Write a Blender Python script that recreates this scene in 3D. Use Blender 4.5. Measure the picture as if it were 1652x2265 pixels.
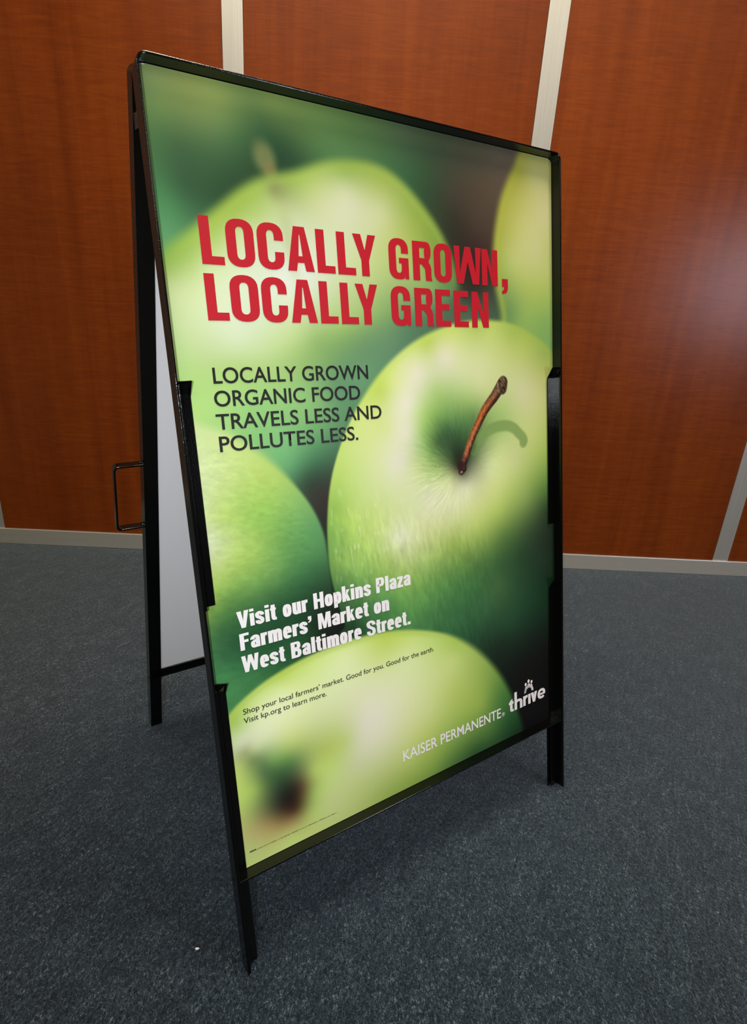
import bpy, bmesh, math, random
import numpy as np
from mathutils import Vector, Matrix

random.seed(4)
scene = bpy.context.scene
for o in list(bpy.data.objects):
    bpy.data.objects.remove(o)

# ------------------------------------------------------------------ camera
PITCH, ROLL, YAW = 0.36885, 0.06079, 0.03635
CAM_H = 0.85204
WALL_Y = 1.77272
cam_data = bpy.data.cameras.new('camera')
cam_data.sensor_fit = 'VERTICAL'
cam_data.sensor_height = 36.0
cam_data.lens = 36.0 * 1314.51 / 2265.0
cam_data.clip_start = 0.02
cam = bpy.data.objects.new('camera', cam_data)
scene.collection.objects.link(cam)
fw = Vector((math.sin(YAW) * math.cos(PITCH), math.cos(YAW) * math.cos(PITCH), -math.sin(PITCH)))
rt = Vector((math.cos(YAW), -math.sin(YAW), 0))
up = rt.cross(fw)
r2 = rt * math.cos(ROLL) + up * math.sin(ROLL)
u2 = -rt * math.sin(ROLL) + up * math.cos(ROLL)
M = Matrix((r2, u2, -fw)).transposed().to_4x4()
M.translation = Vector((0, 0, CAM_H))
cam.matrix_world = M
scene.camera = cam

# ------------------------------------------------------------------ world, lamps, exposure
scene.view_settings.view_transform = 'Standard'
scene.view_settings.look = 'None'
scene.view_settings.gamma = 1.0
scene.view_settings.use_curve_mapping = False
scene.view_settings.exposure = -0.27
world = bpy.data.worlds.new('world')
scene.world = world
world.use_nodes = True
bgn = world.node_tree.nodes['Background']
bgn.inputs[0].default_value = (0.75, 0.85, 1.0, 1)
bgn.inputs[1].default_value = 0.022


def lamp(name, loc, target, sx, sy, power, color):
    d = bpy.data.lights.new(name, 'AREA')
    d.shape = 'RECTANGLE'
    d.size, d.size_y, d.energy, d.color = sx, sy, power, color
    o = bpy.data.objects.new(name, d)
    scene.collection.objects.link(o)
    o.location = loc
    o.rotation_euler = (Vector(target) - Vector(loc)).to_track_quat('-Z', 'Y').to_euler()
    return o


# rows of fluorescent ceiling lamps, daylight from a window to the right, and the camera's small flash
for ly, lp in ((-1.15, 19), (-2.8, 18), (-5.6, 12)):
    for lx in (-0.25, 2.0):
        lamp('ceiling_lamp', (lx, ly, 2.70), (lx, ly, 0), 2.2, 0.35, 1.12 * lp * (1.1 if lx < 0 else 0.65), (1.0, 0.88, 0.68))
lamp('wall_fill', (0.1, 0.8, 2.70), (0.1, 1.77, 0.0), 1.8, 0.2, 44, (1.0, 0.86, 0.64)).data.spread = math.radians(120)  # unseen fill lamp, added to lift wall and far carpet, not the foreground
lamp('window_daylight', (2.75, -1.05, 1.0), (1.06, 1.77, 0.9), 0.42, 0.6, 24, (0.88, 0.84, 1.0))
fl = bpy.data.lights.new('camera_flash', 'SPOT')
fl.energy, fl.color = 31, (0.90, 0.96, 1.0)
fl.spot_size, fl.spot_blend, fl.shadow_soft_size = math.radians(98), 0.85, 0.014
flo = bpy.data.objects.new('camera_flash', fl)
scene.collection.objects.link(flo)
flo.location = (-0.06, -0.16, CAM_H + 0.04)
flo.rotation_euler = (Vector((0.22, 0.95, 0.52)) - flo.location).to_track_quat('-Z', 'Y').to_euler()


# ------------------------------------------------------------------ materials
def lin(c):
    c = np.asarray(c, float) / 255.0
    return np.where(c <= 0.04045, c / 12.92, ((c + 0.055) / 1.055) ** 2.4)


def new_mat(name):
    m = bpy.data.materials.new(name)
    m.use_nodes = True
    nt = m.node_tree
    b = nt.nodes['Principled BSDF']
    return m, nt, b


def simple(name, col, rough=0.5, metal=0.0, spec=0.5):
    m, nt, b = new_mat(name)
    b.inputs['Base Color'].default_value = (*col, 1)
    b.inputs['Roughness'].default_value = rough
    b.inputs['Metallic'].default_value = metal
    b.inputs['Specular IOR Level'].default_value = spec
    return m


def N(nt, typ, **kw):
    n = nt.nodes.new(typ)
    for k, v in kw.items():
        setattr(n, k, v)
    return n


def ramp(nt, fac, stops):
    r = N(nt, 'ShaderNodeValToRGB')
    els = r.color_ramp.elements
    els[0].position, els[0].color = stops[0][0], (*stops[0][1], 1)
    els[1].position, els[1].color = stops[-1][0], (*stops[-1][1], 1)
    for p, c in stops[1:-1]:
        e = els.new(p)
        e.color = (*c, 1)
    nt.links.new(fac, r.inputs[0])
    return r.outputs[0]


def noise(nt, vec, scale, detail=3, rough=0.5, dist=0.0, mapping=None):
    if mapping is not None:
        mp = N(nt, 'ShaderNodeMapping')
        mp.inputs['Scale'].default_value = mapping
        nt.links.new(vec, mp.inputs[0])
        vec = mp.outputs[0]
    n = N(nt, 'ShaderNodeTexNoise')
    n.inputs['Scale'].default_value = scale
    n.inputs['Detail'].default_value = detail
    n.inputs['Roughness'].default_value = rough
    n.inputs['Distortion'].default_value = dist
    nt.links.new(vec, n.inputs['Vector'])
    return n.outputs[0]


def wood_mat():
    m, nt, b = new_mat('cherry_laminate')
    tc = N(nt, 'ShaderNodeTexCoord').outputs['Object']
    info = N(nt, 'ShaderNodeObjectInfo').outputs['Random']
    add = N(nt, 'ShaderNodeVectorMath', operation='ADD')
    cmb = N(nt, 'ShaderNodeCombineXYZ')
    mul = N(nt, 'ShaderNodeMath', operation='MULTIPLY')
    mul.inputs[1].default_value = 7.0
    nt.links.new(info, mul.inputs[0])
    nt.links.new(mul.outputs[0], cmb.inputs[0])
    nt.links.new(mul.outputs[0], cmb.inputs[2])
    nt.links.new(tc, add.inputs[0])
    nt.links.new(cmb.outputs[0], add.inputs[1])
    v = add.outputs[0]
    streak = noise(nt, v, 1.0, 6, 0.6, 0.4, (26, 1, 0.9))
    fig = noise(nt, v, 1.0, 3, 0.55, 1.6, (9, 1, 105))
    broad = noise(nt, v, 1.0, 3, 0.5, 0.6, (5, 1, 1.4))
    pore = noise(nt, v, 1.0, 2, 0.5, 0.0, (500, 1, 30))

    def mix(a, bb, fac):
        mm = N(nt, 'ShaderNodeMix', data_type='FLOAT')
        mm.inputs[0].default_value = fac
        nt.links.new(a, mm.inputs[2])
        nt.links.new(bb, mm.inputs[3])
        return mm.outputs[0]
    f = mix(mix(mix(streak, fig, 0.5), broad, 0.3), pore, 0.1)
    c = ramp(nt, f, [(0.38, WOOD[0]), (0.5, WOOD[1]), (0.62, WOOD[2])])
    nt.links.new(c, b.inputs['Base Color'])
    b.inputs['Roughness'].default_value = 0.28
    b.inputs['Specular IOR Level'].default_value = 0.22
    bump = N(nt, 'ShaderNodeBump')
    bump.inputs['Strength'].default_value = 0.02
    bump.inputs['Distance'].default_value = 0.001
    nt.links.new(pore, bump.inputs['Height'])
    nt.links.new(bump.outputs[0], b.inputs['Normal'])
    return m


def carpet_mat():
    m, nt, b = new_mat('grey_loop_carpet')
    tc = N(nt, 'ShaderNodeTexCoord').outputs['Object']
    fleck = noise(nt, tc, 1.0, 2, 0.6, 1.2, (330, 190, 300))
    fine = noise(nt, tc, 620, 2, 0.6, 0.0)
    rot = N(nt, 'ShaderNodeMapping')
    rot.inputs['Rotation'].default_value = (0, 0, 0.53)
    nt.links.new(tc, rot.inputs[0])
    streak = noise(nt, rot.outputs[0], 1.0, 3, 0.6, 0.5, (150, 22, 100))
    blot = noise(nt, tc, 26, 3, 0.6, 0.3)
    f1 = N(nt, 'ShaderNodeMix', data_type='FLOAT')
    f1.inputs[0].default_value = 0.35
    nt.links.new(fleck, f1.inputs[2])
    nt.links.new(fine, f1.inputs[3])
    f2 = N(nt, 'ShaderNodeMix', data_type='FLOAT')
    f2.inputs[0].default_value = 0.10
    f3 = N(nt, 'ShaderNodeMix', data_type='FLOAT')
    f3.inputs[0].default_value = 0.15
    nt.links.new(f1.outputs[0], f3.inputs[2])
    nt.links.new(streak, f3.inputs[3])
    nt.links.new(f3.outputs[0], f2.inputs[2])
    nt.links.new(blot, f2.inputs[3])
    c = ramp(nt, f2.outputs[0], [(0.38, CARPET[0]), (0.48, CARPET[1]), (0.56, CARPET[2]), (0.66, CARPET[3])])
    nt.links.new(c, b.inputs['Base Color'])
    b.inputs['Roughness'].default_value = 0.95
    b.inputs['Specular IOR Level'].default_value = 0.03
    b.inputs['Sheen Weight'].default_value = 0.36
    b.inputs['Sheen Tint'].default_value = (0.8, 0.92, 1.0, 1)
    b.inputs['Sheen Roughness'].default_value = 0.5
    bump = N(nt, 'ShaderNodeBump')
    bump.inputs['Strength'].default_value = 0.8
    bump.inputs['Distance'].default_value = 0.003
    nt.links.new(f1.outputs[0], bump.inputs['Height'])
    nt.links.new(bump.outputs[0], b.inputs['Normal'])
    return m


def metal_mat(name, col, rough, mapping):
    m, nt, b = new_mat(name)
    tc = N(nt, 'ShaderNodeTexCoord').outputs['Object']
    n = noise(nt, tc, 1.0, 3, 0.6, 0.0, mapping)
    c = ramp(nt, n, [(0.3, tuple(x * 0.9 for x in col)), (0.7, tuple(min(1, x * 1.08) for x in col))])
    nt.links.new(c, b.inputs['Base Color'])
    b.inputs['Metallic'].default_value = 0.65
    b.inputs['Roughness'].default_value = rough
    bump = N(nt, 'ShaderNodeBump')
    bump.inputs['Strength'].default_value = 0.04
    bump.inputs['Distance'].default_value = 0.0006
    nt.links.new(n, bump.inputs['Height'])
    nt.links.new(bump.outputs[0], b.inputs['Normal'])
    return m


def black_mat():
    m, nt, b = new_mat('glossy_black_powder_coat')
    tc = N(nt, 'ShaderNodeTexCoord').outputs['Object']
    n = noise(nt, tc, 620, 2, 0.5)
    b.inputs['Base Color'].default_value = (0.0018, 0.002, 0.0018, 1)
    b.inputs['Roughness'].default_value = 0.12
    b.inputs['Specular IOR Level'].default_value = 0.36
    bump = N(nt, 'ShaderNodeBump')
    bump.inputs['Strength'].default_value = 0.16
    bump.inputs['Distance'].default_value = 0.0006
    nt.links.new(n, bump.inputs['Height'])
    nt.links.new(bump.outputs[0], b.inputs['Normal'])
    return m


WOOD = [(0.108, 0.0195, 0.0020), (0.143, 0.028, 0.0030), (0.18, 0.038, 0.0042)]
CARPET = [(0.0013, 0.0026, 0.005), (0.0085, 0.0155, 0.027), (0.027, 0.043, 0.061), (0.15, 0.185, 0.21)]
M_wood = wood_mat()
M_carpet = carpet_mat()
M_strip = metal_mat('brushed_aluminium_strip', (0.56, 0.56, 0.54), 0.28, (900, 900, 4))
M_base = metal_mat('satin_aluminium_base', (0.58, 0.57, 0.53), 0.38, (5, 900, 900))
M_black = black_mat()
M_white = simple('white_plastic_board', (0.86, 0.86, 0.90), 0.5)
M_wall = simple('wall_substrate', (0.05, 0.03, 0.02), 0.9)
M_red = simple('red_ink', tuple(lin((174, 24, 38)) / 1.02), 0.4, 0.0, 0.25)
M_ink = simple('black_ink', (0.006, 0.007, 0.004), 0.4, 0.0, 0.25)
M_brown_ink = simple('dark_ink', (0.02, 0.018, 0.012), 0.4, 0.0, 0.25)
M_wink = simple('white_ink', (0.76, 0.74, 0.77), 0.3)
M_lint = simple('white_lint', (0.8, 0.8, 0.75), 0.9)
M_steel = simple('worn_steel_hinge', (0.012, 0.011, 0.009), 0.35)
M_ceiling = simple('ceiling_tile', (0.6, 0.58, 0.54), 0.9)
M_otherwall = simple('painted_wall', (0.35, 0.33, 0.30), 0.9)


# ------------------------------------------------------------------ helpers
def link(name, me, mat=None, parent=None, mw=None):
    o = bpy.data.objects.new(name, me)
    scene.collection.objects.link(o)
    if mat is not None:
        me.materials.append(mat)
    if parent is not None:
        o.parent = parent
    if mw is not None:
        o.matrix_local = mw
    return o


def box_bm(bm, x0, x1, y0, y1, z0, z1):
    vs = [bm.verts.new((x, y, z)) for z in (z0, z1) for y in (y0, y1) for x in (x0, x1)]
    for f in ((0, 2, 3, 1), (4, 5, 7, 6), (0, 1, 5, 4), (2, 6, 7, 3), (0, 4, 6, 2), (1, 3, 7, 5)):
        bm.faces.new([vs[i] for i in f])


def bm_obj(name, bm, mat, parent=None, bevel=0.0, mw=None, seg=2):
    bmesh.ops.recalc_face_normals(bm, faces=bm.faces)
    me = bpy.data.meshes.new(name)
    bm.to_mesh(me)
    bm.free()
    o = link(name, me, mat, parent, mw)
    if bevel:
        md = o.modifiers.new('bevel', 'BEVEL')
        md.width = bevel
        md.segments = seg
        md.limit_method = 'ANGLE'
        md.angle_limit = math.radians(40)
    return o


def box(name, a, b, mat, parent=None, bevel=0.0):
    bm = bmesh.new()
    box_bm(bm, a[0], b[0], a[1], b[1], a[2], b[2])
    return bm_obj(name, bm, mat, parent, bevel)


def structure(o):
    o['kind'] = 'structure'
    return o


# ------------------------------------------------------------------ the setting
structure(box('floor', (-1.57, -8, -0.03), (4, WALL_Y + 0.02, 0), M_carpet))
wall = structure(box('wall_back', (-1.57, WALL_Y + 0.004, 0), (4, WALL_Y + 0.12, 2.75), M_wall))
structure(box('wall_left', (-1.57, -8, 0), (-1.45, WALL_Y, 2.75), M_otherwall))
structure(box('ceiling', (-1.57, -8, 2.75), (4, WALL_Y + 0.12, 2.8), M_ceiling))
S0, SP, SW, BH = -1.13649, 0.78817, 0.051, 0.05232
for i in range(-3, 7):
    x0, x1 = S0 + (i - 1) * SP + SW / 2, S0 + i * SP - SW / 2
    x0, x1 = max(x0, -1.45), min(x1, 4)
    if i < 0 or i > 4:
        continue
    bm = bmesh.new()
    box_bm(bm, x0 + 0.0008, x1 - 0.0008, WALL_Y, WALL_Y + 0.006, BH + 0.0005, 2.75)
    bm_obj('wall_panel', bm, M_wood, wall, 0.0006)
for i in range(0, 5):
    x = S0 + i * SP
    structure(box('trim_%d' % (i + 1), (x - SW / 2, WALL_Y - 0.0012, BH), (x + SW / 2, WALL_Y + 0.005, 2.75), M_strip, None, 0.0006))
structure(box('baseboard_back', (-1.45, WALL_Y - 0.006, 0), (2.9, WALL_Y + 0.005, BH), M_base, None, 0.0015))

# lint on the carpet
bm = bmesh.new()
bmesh.ops.create_icosphere(bm, subdivisions=2, radius=0.0017)
for v in bm.verts:
    v.co.x *= 1.6 + 0.5 * math.sin(v.co.y * 3000)
    v.co.z = v.co.z * 0.5 + 0.0008
lint = bm_obj('lint', bm, M_lint)
lint.location = (-0.1822, 0.5373, 0.0008)
lint['label'] = 'tiny white scrap of lint on the carpet left of the sign\'s front foot'
lint['category'] = 'lint'

# ------------------------------------------------------------------ the sign
SX, SY, TH = 0.14219, 0.68247, 0.5666
BB, BSX, TH2, LEAN2 = 0.51095, 0.00724, 0.55755, 0.22663
LEAN = 0.21888
PB, PH, HW = 0.13782, 0.9280, 0.305      # leg below poster, poster height, half width
TT, RIM, FL, ST = PB + PH + 0.002, 0.0193, 0.0183, 0.0025
sign = bpy.data.objects.new('sidewalk_sign', None)
scene.collection.objects.link(sign)
ctr = Vector((SX - math.sin(TH) * BB / 2, SY + math.cos(TH) * BB / 2, 0))
sign.location = ctr
sign['label'] = 'black steel A-frame sidewalk sign with a green apple poster standing on the grey carpet'
sign['category'] = 'sign'


def basis(foot, t, a, rear):
    ux = Vector((math.cos(t), math.sin(t), 0))
    fn = Vector((math.sin(t), -math.cos(t), 0))
    if rear:
        ux, fn = -ux, -fn
    vv = Vector((0, 0, 1)) * math.cos(a) - fn * math.sin(a)
    nn = fn * math.cos(a) + Vector((0, 0, 1)) * math.sin(a)
    m = Matrix((ux, vv, nn)).transposed().to_4x4()
    m.translation = foot - ctr
    return m


fn0 = Vector((math.sin(TH), -math.cos(TH), 0))
fnr = Vector((math.sin(TH2), -math.cos(TH2), 0))
uxr = Vector((math.cos(TH2), math.sin(TH2), 0))
MF = basis(Vector((SX, SY, 0.0025)), TH, LEAN, False)
MR = basis(Vector((SX, SY, 0.0025)) - fnr * BB + uxr * BSX, TH2, LEAN2, True)


def frame_mesh(name, mw, TT):
    """inverted U of angle steel: rim flange outwards, rear flange behind the poster"""
    R = 0.011
    hw = HW + 0.002
    path = [((-hw, 0.0), (-1, 0)), ((-hw, TT - R), (-1, 0))]
    for k in range(1, 9):
        a = math.pi - k * math.pi / 16
        path.append(((-hw + R + R * math.cos(a), TT - R + R * math.sin(a)), (math.cos(a), math.sin(a))))
    for k in range(0, 9):
        a = math.pi / 2 - k * math.pi / 16
        path.append(((hw - R + R * math.cos(a), TT - R + R * math.sin(a)), (math.cos(a), math.sin(a))))
    path.append(((hw, 0.0), (1, 0)))
    prof = [(0, -ST), (0, RIM), (ST, RIM), (ST, 0), (FL + ST, 0), (FL + ST, -ST)]
    bm = bmesh.new()
    rings = []
    for (x, y), (nx, ny) in path:
        corner = 0 < len(rings) < len(path) - 1
        ring = []
        for d, n in prof:
            px, py = x - nx * d, y - ny * d
            if corner and d > R:
                px, py = (-hw + d if x < 0 else hw - d), TT - d
            ring.append(bm.verts.new((px, py, n)))
        rings.append(ring)
    for a, b in zip(rings, rings[1:]):
        for k in range(6):
            bm.faces.new((a[k], a[(k + 1) % 6], b[(k + 1) % 6], b[k]))
    bm.faces.new(rings[0])
    bm.faces.new(rings[-1][::-1])
    return bm_obj(name, bm, M_black, sign, 0.0007, mw)


def clip(parent, side, v0, v1):
    """retaining clip: plate in front of the poster edge, lip flared forward at its top"""
    bm = bmesh.new()
    lip = 0.017
    n0, n1 = 0.0035, 0.0052
    xo, xi = HW - 0.0005, HW - 0.0165
    pts = [(v0, 0.0, 0.0), (v1 - lip, 0.0, 0.0), (v1, 0.012, 0.0)]
    prev = None
    for v, dn, _ in pts:
        o_dn = dn * 0.15
        ring = [bm.verts.new((side * xo, v, n0 + o_dn)), bm.verts.new((side * xi, v, n0 + dn)),
                bm.verts.new((side * xi, v, n1 + dn)), bm.verts.new((side * xo, v, n1 + o_dn))]
        if prev:
            for k in range(4):
                bm.faces.new((prev[k], prev[(k + 1) % 4], ring[(k + 1) % 4], ring[k]))
        else:
            bm.faces.new(ring)
        prev = ring
    bm.faces.new(prev[::-1])
    xs = sorted((side * (HW - 0.0022), side * (HW + 0.0001)))
    box_bm(bm, xs[0], xs[1], v0, v1 - 0.004, 0.0036, RIM + 0.0008)
    return bm_obj('retaining_clip', bm, M_black, parent, 0.0008)


def weld(parent, u, v, n):
    bm = bmesh.new()
    bmesh.ops.create_icosphere(bm, subdivisions=3, radius=0.0042)
    for q in bm.verts:
        s = 1 + 0.25 * math.sin(q.co.x * 1900 + 1) * math.cos(q.co.y * 1500) + 0.15 * math.sin(q.co.z * 2500)
        q.co = Vector((q.co.x * 1.3, q.co.y, q.co.z * 0.8)) * s + Vector((u, v, n))
    o = bm_obj('weld', bm, M_black, parent)
    for f in o.data.polygons:
        f.use_smooth = True


def bottom_bar(parent):
    bm = bmesh.new()
    w = HW - 0.0003
    vb = PB
    prof = [(vb - 0.0005, -ST), (vb + FL, -ST), (vb + FL, -0.0001), (vb - 0.0003, -0.0001), (vb - 0.0003, RIM), (vb - 0.003, RIM), (vb - 0.003, -ST)]
    ra = [bm.verts.new((-w, v, n)) for v, n in prof]
    rb = [bm.verts.new((w, v, n)) for v, n in prof]
    k = len(prof)
    for i in range(k):
        bm.faces.new((ra[i], ra[(i + 1) % k], rb[(i + 1) % k], rb[i]))
    bm.faces.new(ra[::-1])
    bm.faces.new(rb)
    return bm_obj('bottom_bar', bm, M_black, parent, 0.0005)


front = frame_mesh('front_frame', MF, TT)
rear = frame_mesh('rear_frame', MR, TT + 0.010)
for fr in (front, rear):
    for s in (-1, 1):
        clip(fr, s, PB + 0.358, PB + 0.616)
        clip(fr, s, 0.002, PB + 0.263)
        weld(fr, s * (HW - 0.003), PB - 0.004, 0.006)
    bb_ = bottom_bar(fr)
# small bolt hanging under the front bottom bar
bm = bmesh.new()
bmesh.ops.create_cone(bm, cap_ends=True, segments=16, radius1=0.003, radius2=0.003, depth=0.008, matrix=Matrix.Translation((0.012, PB - 0.007, 0.006)) @ Matrix.Rotation(math.pi / 2, 4, 'X'))
bmesh.ops.create_cone(bm, cap_ends=True, segments=6, radius1=0.0055, radius2=0.0055, depth=0.003, matrix=Matrix.Translation((0.012, PB - 0.005, 0.006)) @ Matrix.Rotation(math.pi / 2, 4, 'X'))
bm_obj('bolt', bm, M_black, front, 0.0004)

# flat bar handle on the rear frame (its local u runs the other way)
def bar_path(pts, w, th):
    bm = bmesh.new()
    prev = None
    n = len(pts)
    for i, (x, y) in enumerate(pts):
        p0 = Vector(pts[max(i - 1, 0)])
        p1 = Vector(pts[min(i + 1, n - 1)])
        d = (p1 - p0).normalized()
        nx, ny = -d.y, d.x
        ring = [bm.verts.new((x + nx * s * th / 2, y + ny * s * th / 2, z)) for s, z in ((-1, 0), (1, 0), (1, w), (-1, w))]
        if prev:
            for k in range(4):
                bm.faces.new((prev[k], prev[(k + 1) % 4], ring[(k + 1) % 4], ring[k]))
        else:
            bm.faces.new(ring)
        prev = ring
    bm.faces.new(prev[::-1])
    return bm


hx0, hx1, hy0, hy1, hr = HW + 0.001, 0.3465, 0.484, 0.594, 0.006
pts = [(hx0, hy0), (hx1 - hr, hy0)]
for k in range(1, 6):
    a = -math.pi / 2 + k * math.pi / 10
    pts.append((hx1 - hr + hr * math.cos(a), hy0 + hr + hr * math.sin(a)))
for k in range(0, 6):
    a = k * math.pi / 10
    pts.append((hx1 - hr + hr * math.cos(a), hy1 - hr + hr * math.sin(a)))
pts.append((hx0, hy1))
hb = bar_path(pts, 0.0125, 0.003)
bm_obj('handle', hb, M_black, rear, 0.0006)
weld(rear, HW + 0.003, 0.594, 0.006)
weld(rear, HW + 0.003, 0.484, 0.006)

# hinge plates joining the two frames at the top
def hinge(u):
    bm = bmesh.new()
    p = MF @ Vector((u, TT - 0.045, -ST))
    q = MR @ Vector((-u, TT - 0.045, -ST))
    d = q - p
    mid = (p + q) / 2
    t = TH
    mw = Matrix((Vector((math.cos(t), math.sin(t), 0)), Vector((-math.sin(t), math.cos(t), 0)), Vector((0, 0, 1)))).transposed().to_4x4()
    L = d.length / 2 - 0.0012
    box_bm(bm, -0.002, 0.002, -L, L, -0.008, 0.008)
    bmesh.ops.create_cone(bm, cap_ends=True, segments=16, radius1=0.005, radius2=0.005, depth=0.012, matrix=Matrix.Rotation(math.pi / 2, 4, 'Y'))
    mw.translation = mid
    return bm_obj('hinge', bm, M_steel, sign, 0.0006, mw)


hinge(-HW + 0.006)
hinge(HW - 0.006)

# boards: a poster panel in each frame
CR = 0.0082


def board(name, mw, mat, n0, n1, top):
    w, y0 = HW - 0.0007, PB + 0.0003
    pts = [(-w, y0), (w, y0)]
    for cx, a0 in ((w - CR, 0), (-w + CR, 90)):
        for k in range(7):
            a = math.radians(a0 + 15 * k)
            pts.append((cx + CR * math.cos(a), top - CR + CR * math.sin(a)))
    bm = bmesh.new()
    lo = [bm.verts.new((x, y, n0)) for x, y in pts]
    hi = [bm.verts.new((x, y, n1)) for x, y in pts]
    bm.faces.new(lo[::-1])
    bm.faces.new(hi)
    for i in range(len(pts)):
        j = (i + 1) % len(pts)
        bm.faces.new((lo[i], lo[j], hi[j], hi[i]))
    return bm_obj(name, bm, mat, sign, 0.0, mw)


board('rear_board', MR, M_white, 0.0002, 0.003, TT + 0.010 - 0.0032)
board('front_board', MF, M_white, 0.0002, 0.0016, TT - 0.0032)

# colours and outlines of the printed picture: (x mm, y mm, r, g, b) samples and outline points
ART_BG = [[15,927,152,170,102], [46,917,157,172,90], [83,907,150,170,87], [147,919,137,160,80], [205,916,112,145,74], [128,938,142,165,87], [267,912,90,125,67], [240,892,85,125,70], [337,924,85,102,70], [374,908,66,86,58], [455,915,85,82,65], [499,915,98,88,74], [16,895,125,155,85], [16,865,75,115,65], [38,856,60,97,60], [59,828,45,85,50], [33,816,47,87,54], [72,812,38,72,45], [100,829,38,70,42], [17,801,65,125,75], [18,770,80,140,90], [11,826,62,112,68], [80,876,92,125,72], [100,879,75,115,65], [133,889,58,98,58], [154,874,42,78,48], [166,857,36,70,44], [87,855,55,95,58], [114,858,45,82,48], [201,881,78,120,66], [238,877,82,125,76], [334,875,55,95,60], [297,859,60,105,65], [370,852,48,70,46], [410,856,66,60,48], [453,861,78,65,52], [484,883,90,76,62], [376,812,48,62,42], [408,815,47,46,34], [451,819,70,55,45], [406,780,45,45,34], [448,764,50,30,28], [438,727,45,45,36], [473,709,62,80,60], [428,695,75,95,75], [284,681,97,137,102], [321,669,80,120,90], [246,646,95,137,95], [179,636,122,162,97], [117,622,152,190,110], [35,624,165,200,115], [22,600,160,200,110], [58,598,160,200,115], [88,571,130,185,105], [174,581,120,170,100], [202,602,90,140,95], [243,612,95,145,100], [137,528,98,160,100], [184,547,90,145,92], [167,508,50,100,65], [129,507,85,150,95], [152,487,35,62,40], [167,467,45,40,30], [170,437,32,30,22], [161,438,30,40,25], [20,581,165,200,110], [15,267,65,135,75], [-5,330,90,140,70], [188,283,15,20,12], [179,343,12,22,12], [557,73,12,10,10], [579,31,12,10,10], [581,125,14,14,12], [521,-17,28,40,26]]
ART_A = [[237,859,150,180,80], [174,843,160,190,80], [197,831,195,205,135], [235,835,208,212,168], [282,846,175,190,100], [331,830,150,175,75], [308,806,185,195,115], [156,782,207,214,182], [147,811,185,198,130], [131,818,170,190,105], [114,807,165,192,90], [90,790,165,190,90], [94,776,200,212,155], [68,774,170,195,95], [35,748,160,190,90], [49,740,195,212,145], [128,730,218,224,205], [157,731,228,228,220], [36,716,203,217,155], [18,687,198,214,155], [9,733,150,180,85], [11,715,190,205,140], [76,659,206,218,180], [101,689,210,220,190], [37,644,185,205,140], [20,630,175,205,125], [229,767,207,214,168], [192,785,207,213,172], [291,777,190,202,122], [351,787,150,172,70], [373,754,120,155,75], [326,751,172,190,105], [363,730,135,170,95], [378,706,95,130,90], [285,698,135,172,100], [322,693,105,145,95], [215,680,163,193,110], [151,669,190,210,140], [187,722,210,218,190], [181,658,145,180,100], [118,638,180,205,130], [225,724,195,208,150], [267,737,185,202,130], [287,820,200,206,150], [245,800,208,212,172], [131,760,205,214,180], [146,820,150,165,100], [72,628,172,200,115]]
ART_AP = [[-10.9,723.0], [8.9,751.1], [37.9,773.8], [70.8,799.9], [99.2,821.7], [127.8,837.0], [168.6,849.1], [212.1,865.0], [250.8,871.5], [291.0,869.8], [325.5,854.5], [361.1,825.2], [387.0,795.9], [405.6,761.7], [412.4,731.8], [389.9,700.5], [321.3,681.3], [247.7,666.3], [179.3,641.8], [116.7,621.9], [60.2,616.1], [19.0,617.6], [-7.5,640.1]]
ART_B = [[573,895,190,187,118], [535,896,165,165,60], [593,846,195,190,132], [543,828,188,188,108], [506,855,165,165,62], [495,811,160,165,65], [571,792,192,192,130], [591,766,182,187,110], [493,761,150,170,72], [522,775,182,188,108], [540,744,168,182,92], [580,732,165,182,85], [549,697,140,172,85], [501,723,120,150,75], [590,684,125,165,85], [600,649,120,160,85], [510,697,100,140,80], [609,899,185,182,110], [607,794,180,185,105], [529,670,130,165,80]]
ART_BP = [[554.8,935.7], [527.5,904.2], [508.1,874.2], [496.3,848.3], [485.8,810.3], [481.7,772.6], [484.9,734.8], [493.8,696.3], [500.6,643.5], [632.1,553.9], [655.8,770.0], [656.5,951.4]]
ART_C = [[22,560,205,220,150], [62,536,200,220,130], [32,513,207,222,152], [104,498,180,210,95], [131,466,140,190,95], [153,428,95,160,90], [100,460,150,198,85], [76,452,150,198,82], [32,460,190,212,112], [18,435,215,222,182], [12,474,210,222,165], [47,402,172,202,95], [72,419,165,200,90], [108,418,112,168,77], [157,397,80,145,80], [122,368,60,120,65], [92,387,120,170,80], [67,369,110,162,75], [23,385,167,197,92], [21,413,200,212,150], [31,355,92,142,66], [4,361,160,190,75], [152,349,35,80,45], [87,335,38,88,50], [118,327,28,75,40], [16,324,60,112,60], [47,298,35,85,50], [120,283,33,83,45], [77,295,30,80,45], [15,267,65,135,77], [54,254,60,125,70], [24,293,45,100,58], [148,306,18,45,25], [174,287,10,18,10]]
ART_CP = [[1.9,579.2], [23.1,567.7], [48.4,559.0], [73.9,542.6], [105.7,516.0], [133.0,484.6], [154.1,452.5], [166.8,419.4], [170.7,388.3], [172.9,350.7], [175.6,318.5], [194.5,274.8], [196.2,207.6], [7.1,148.2], [-32.2,281.8], [-10.0,543.0]]
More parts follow.
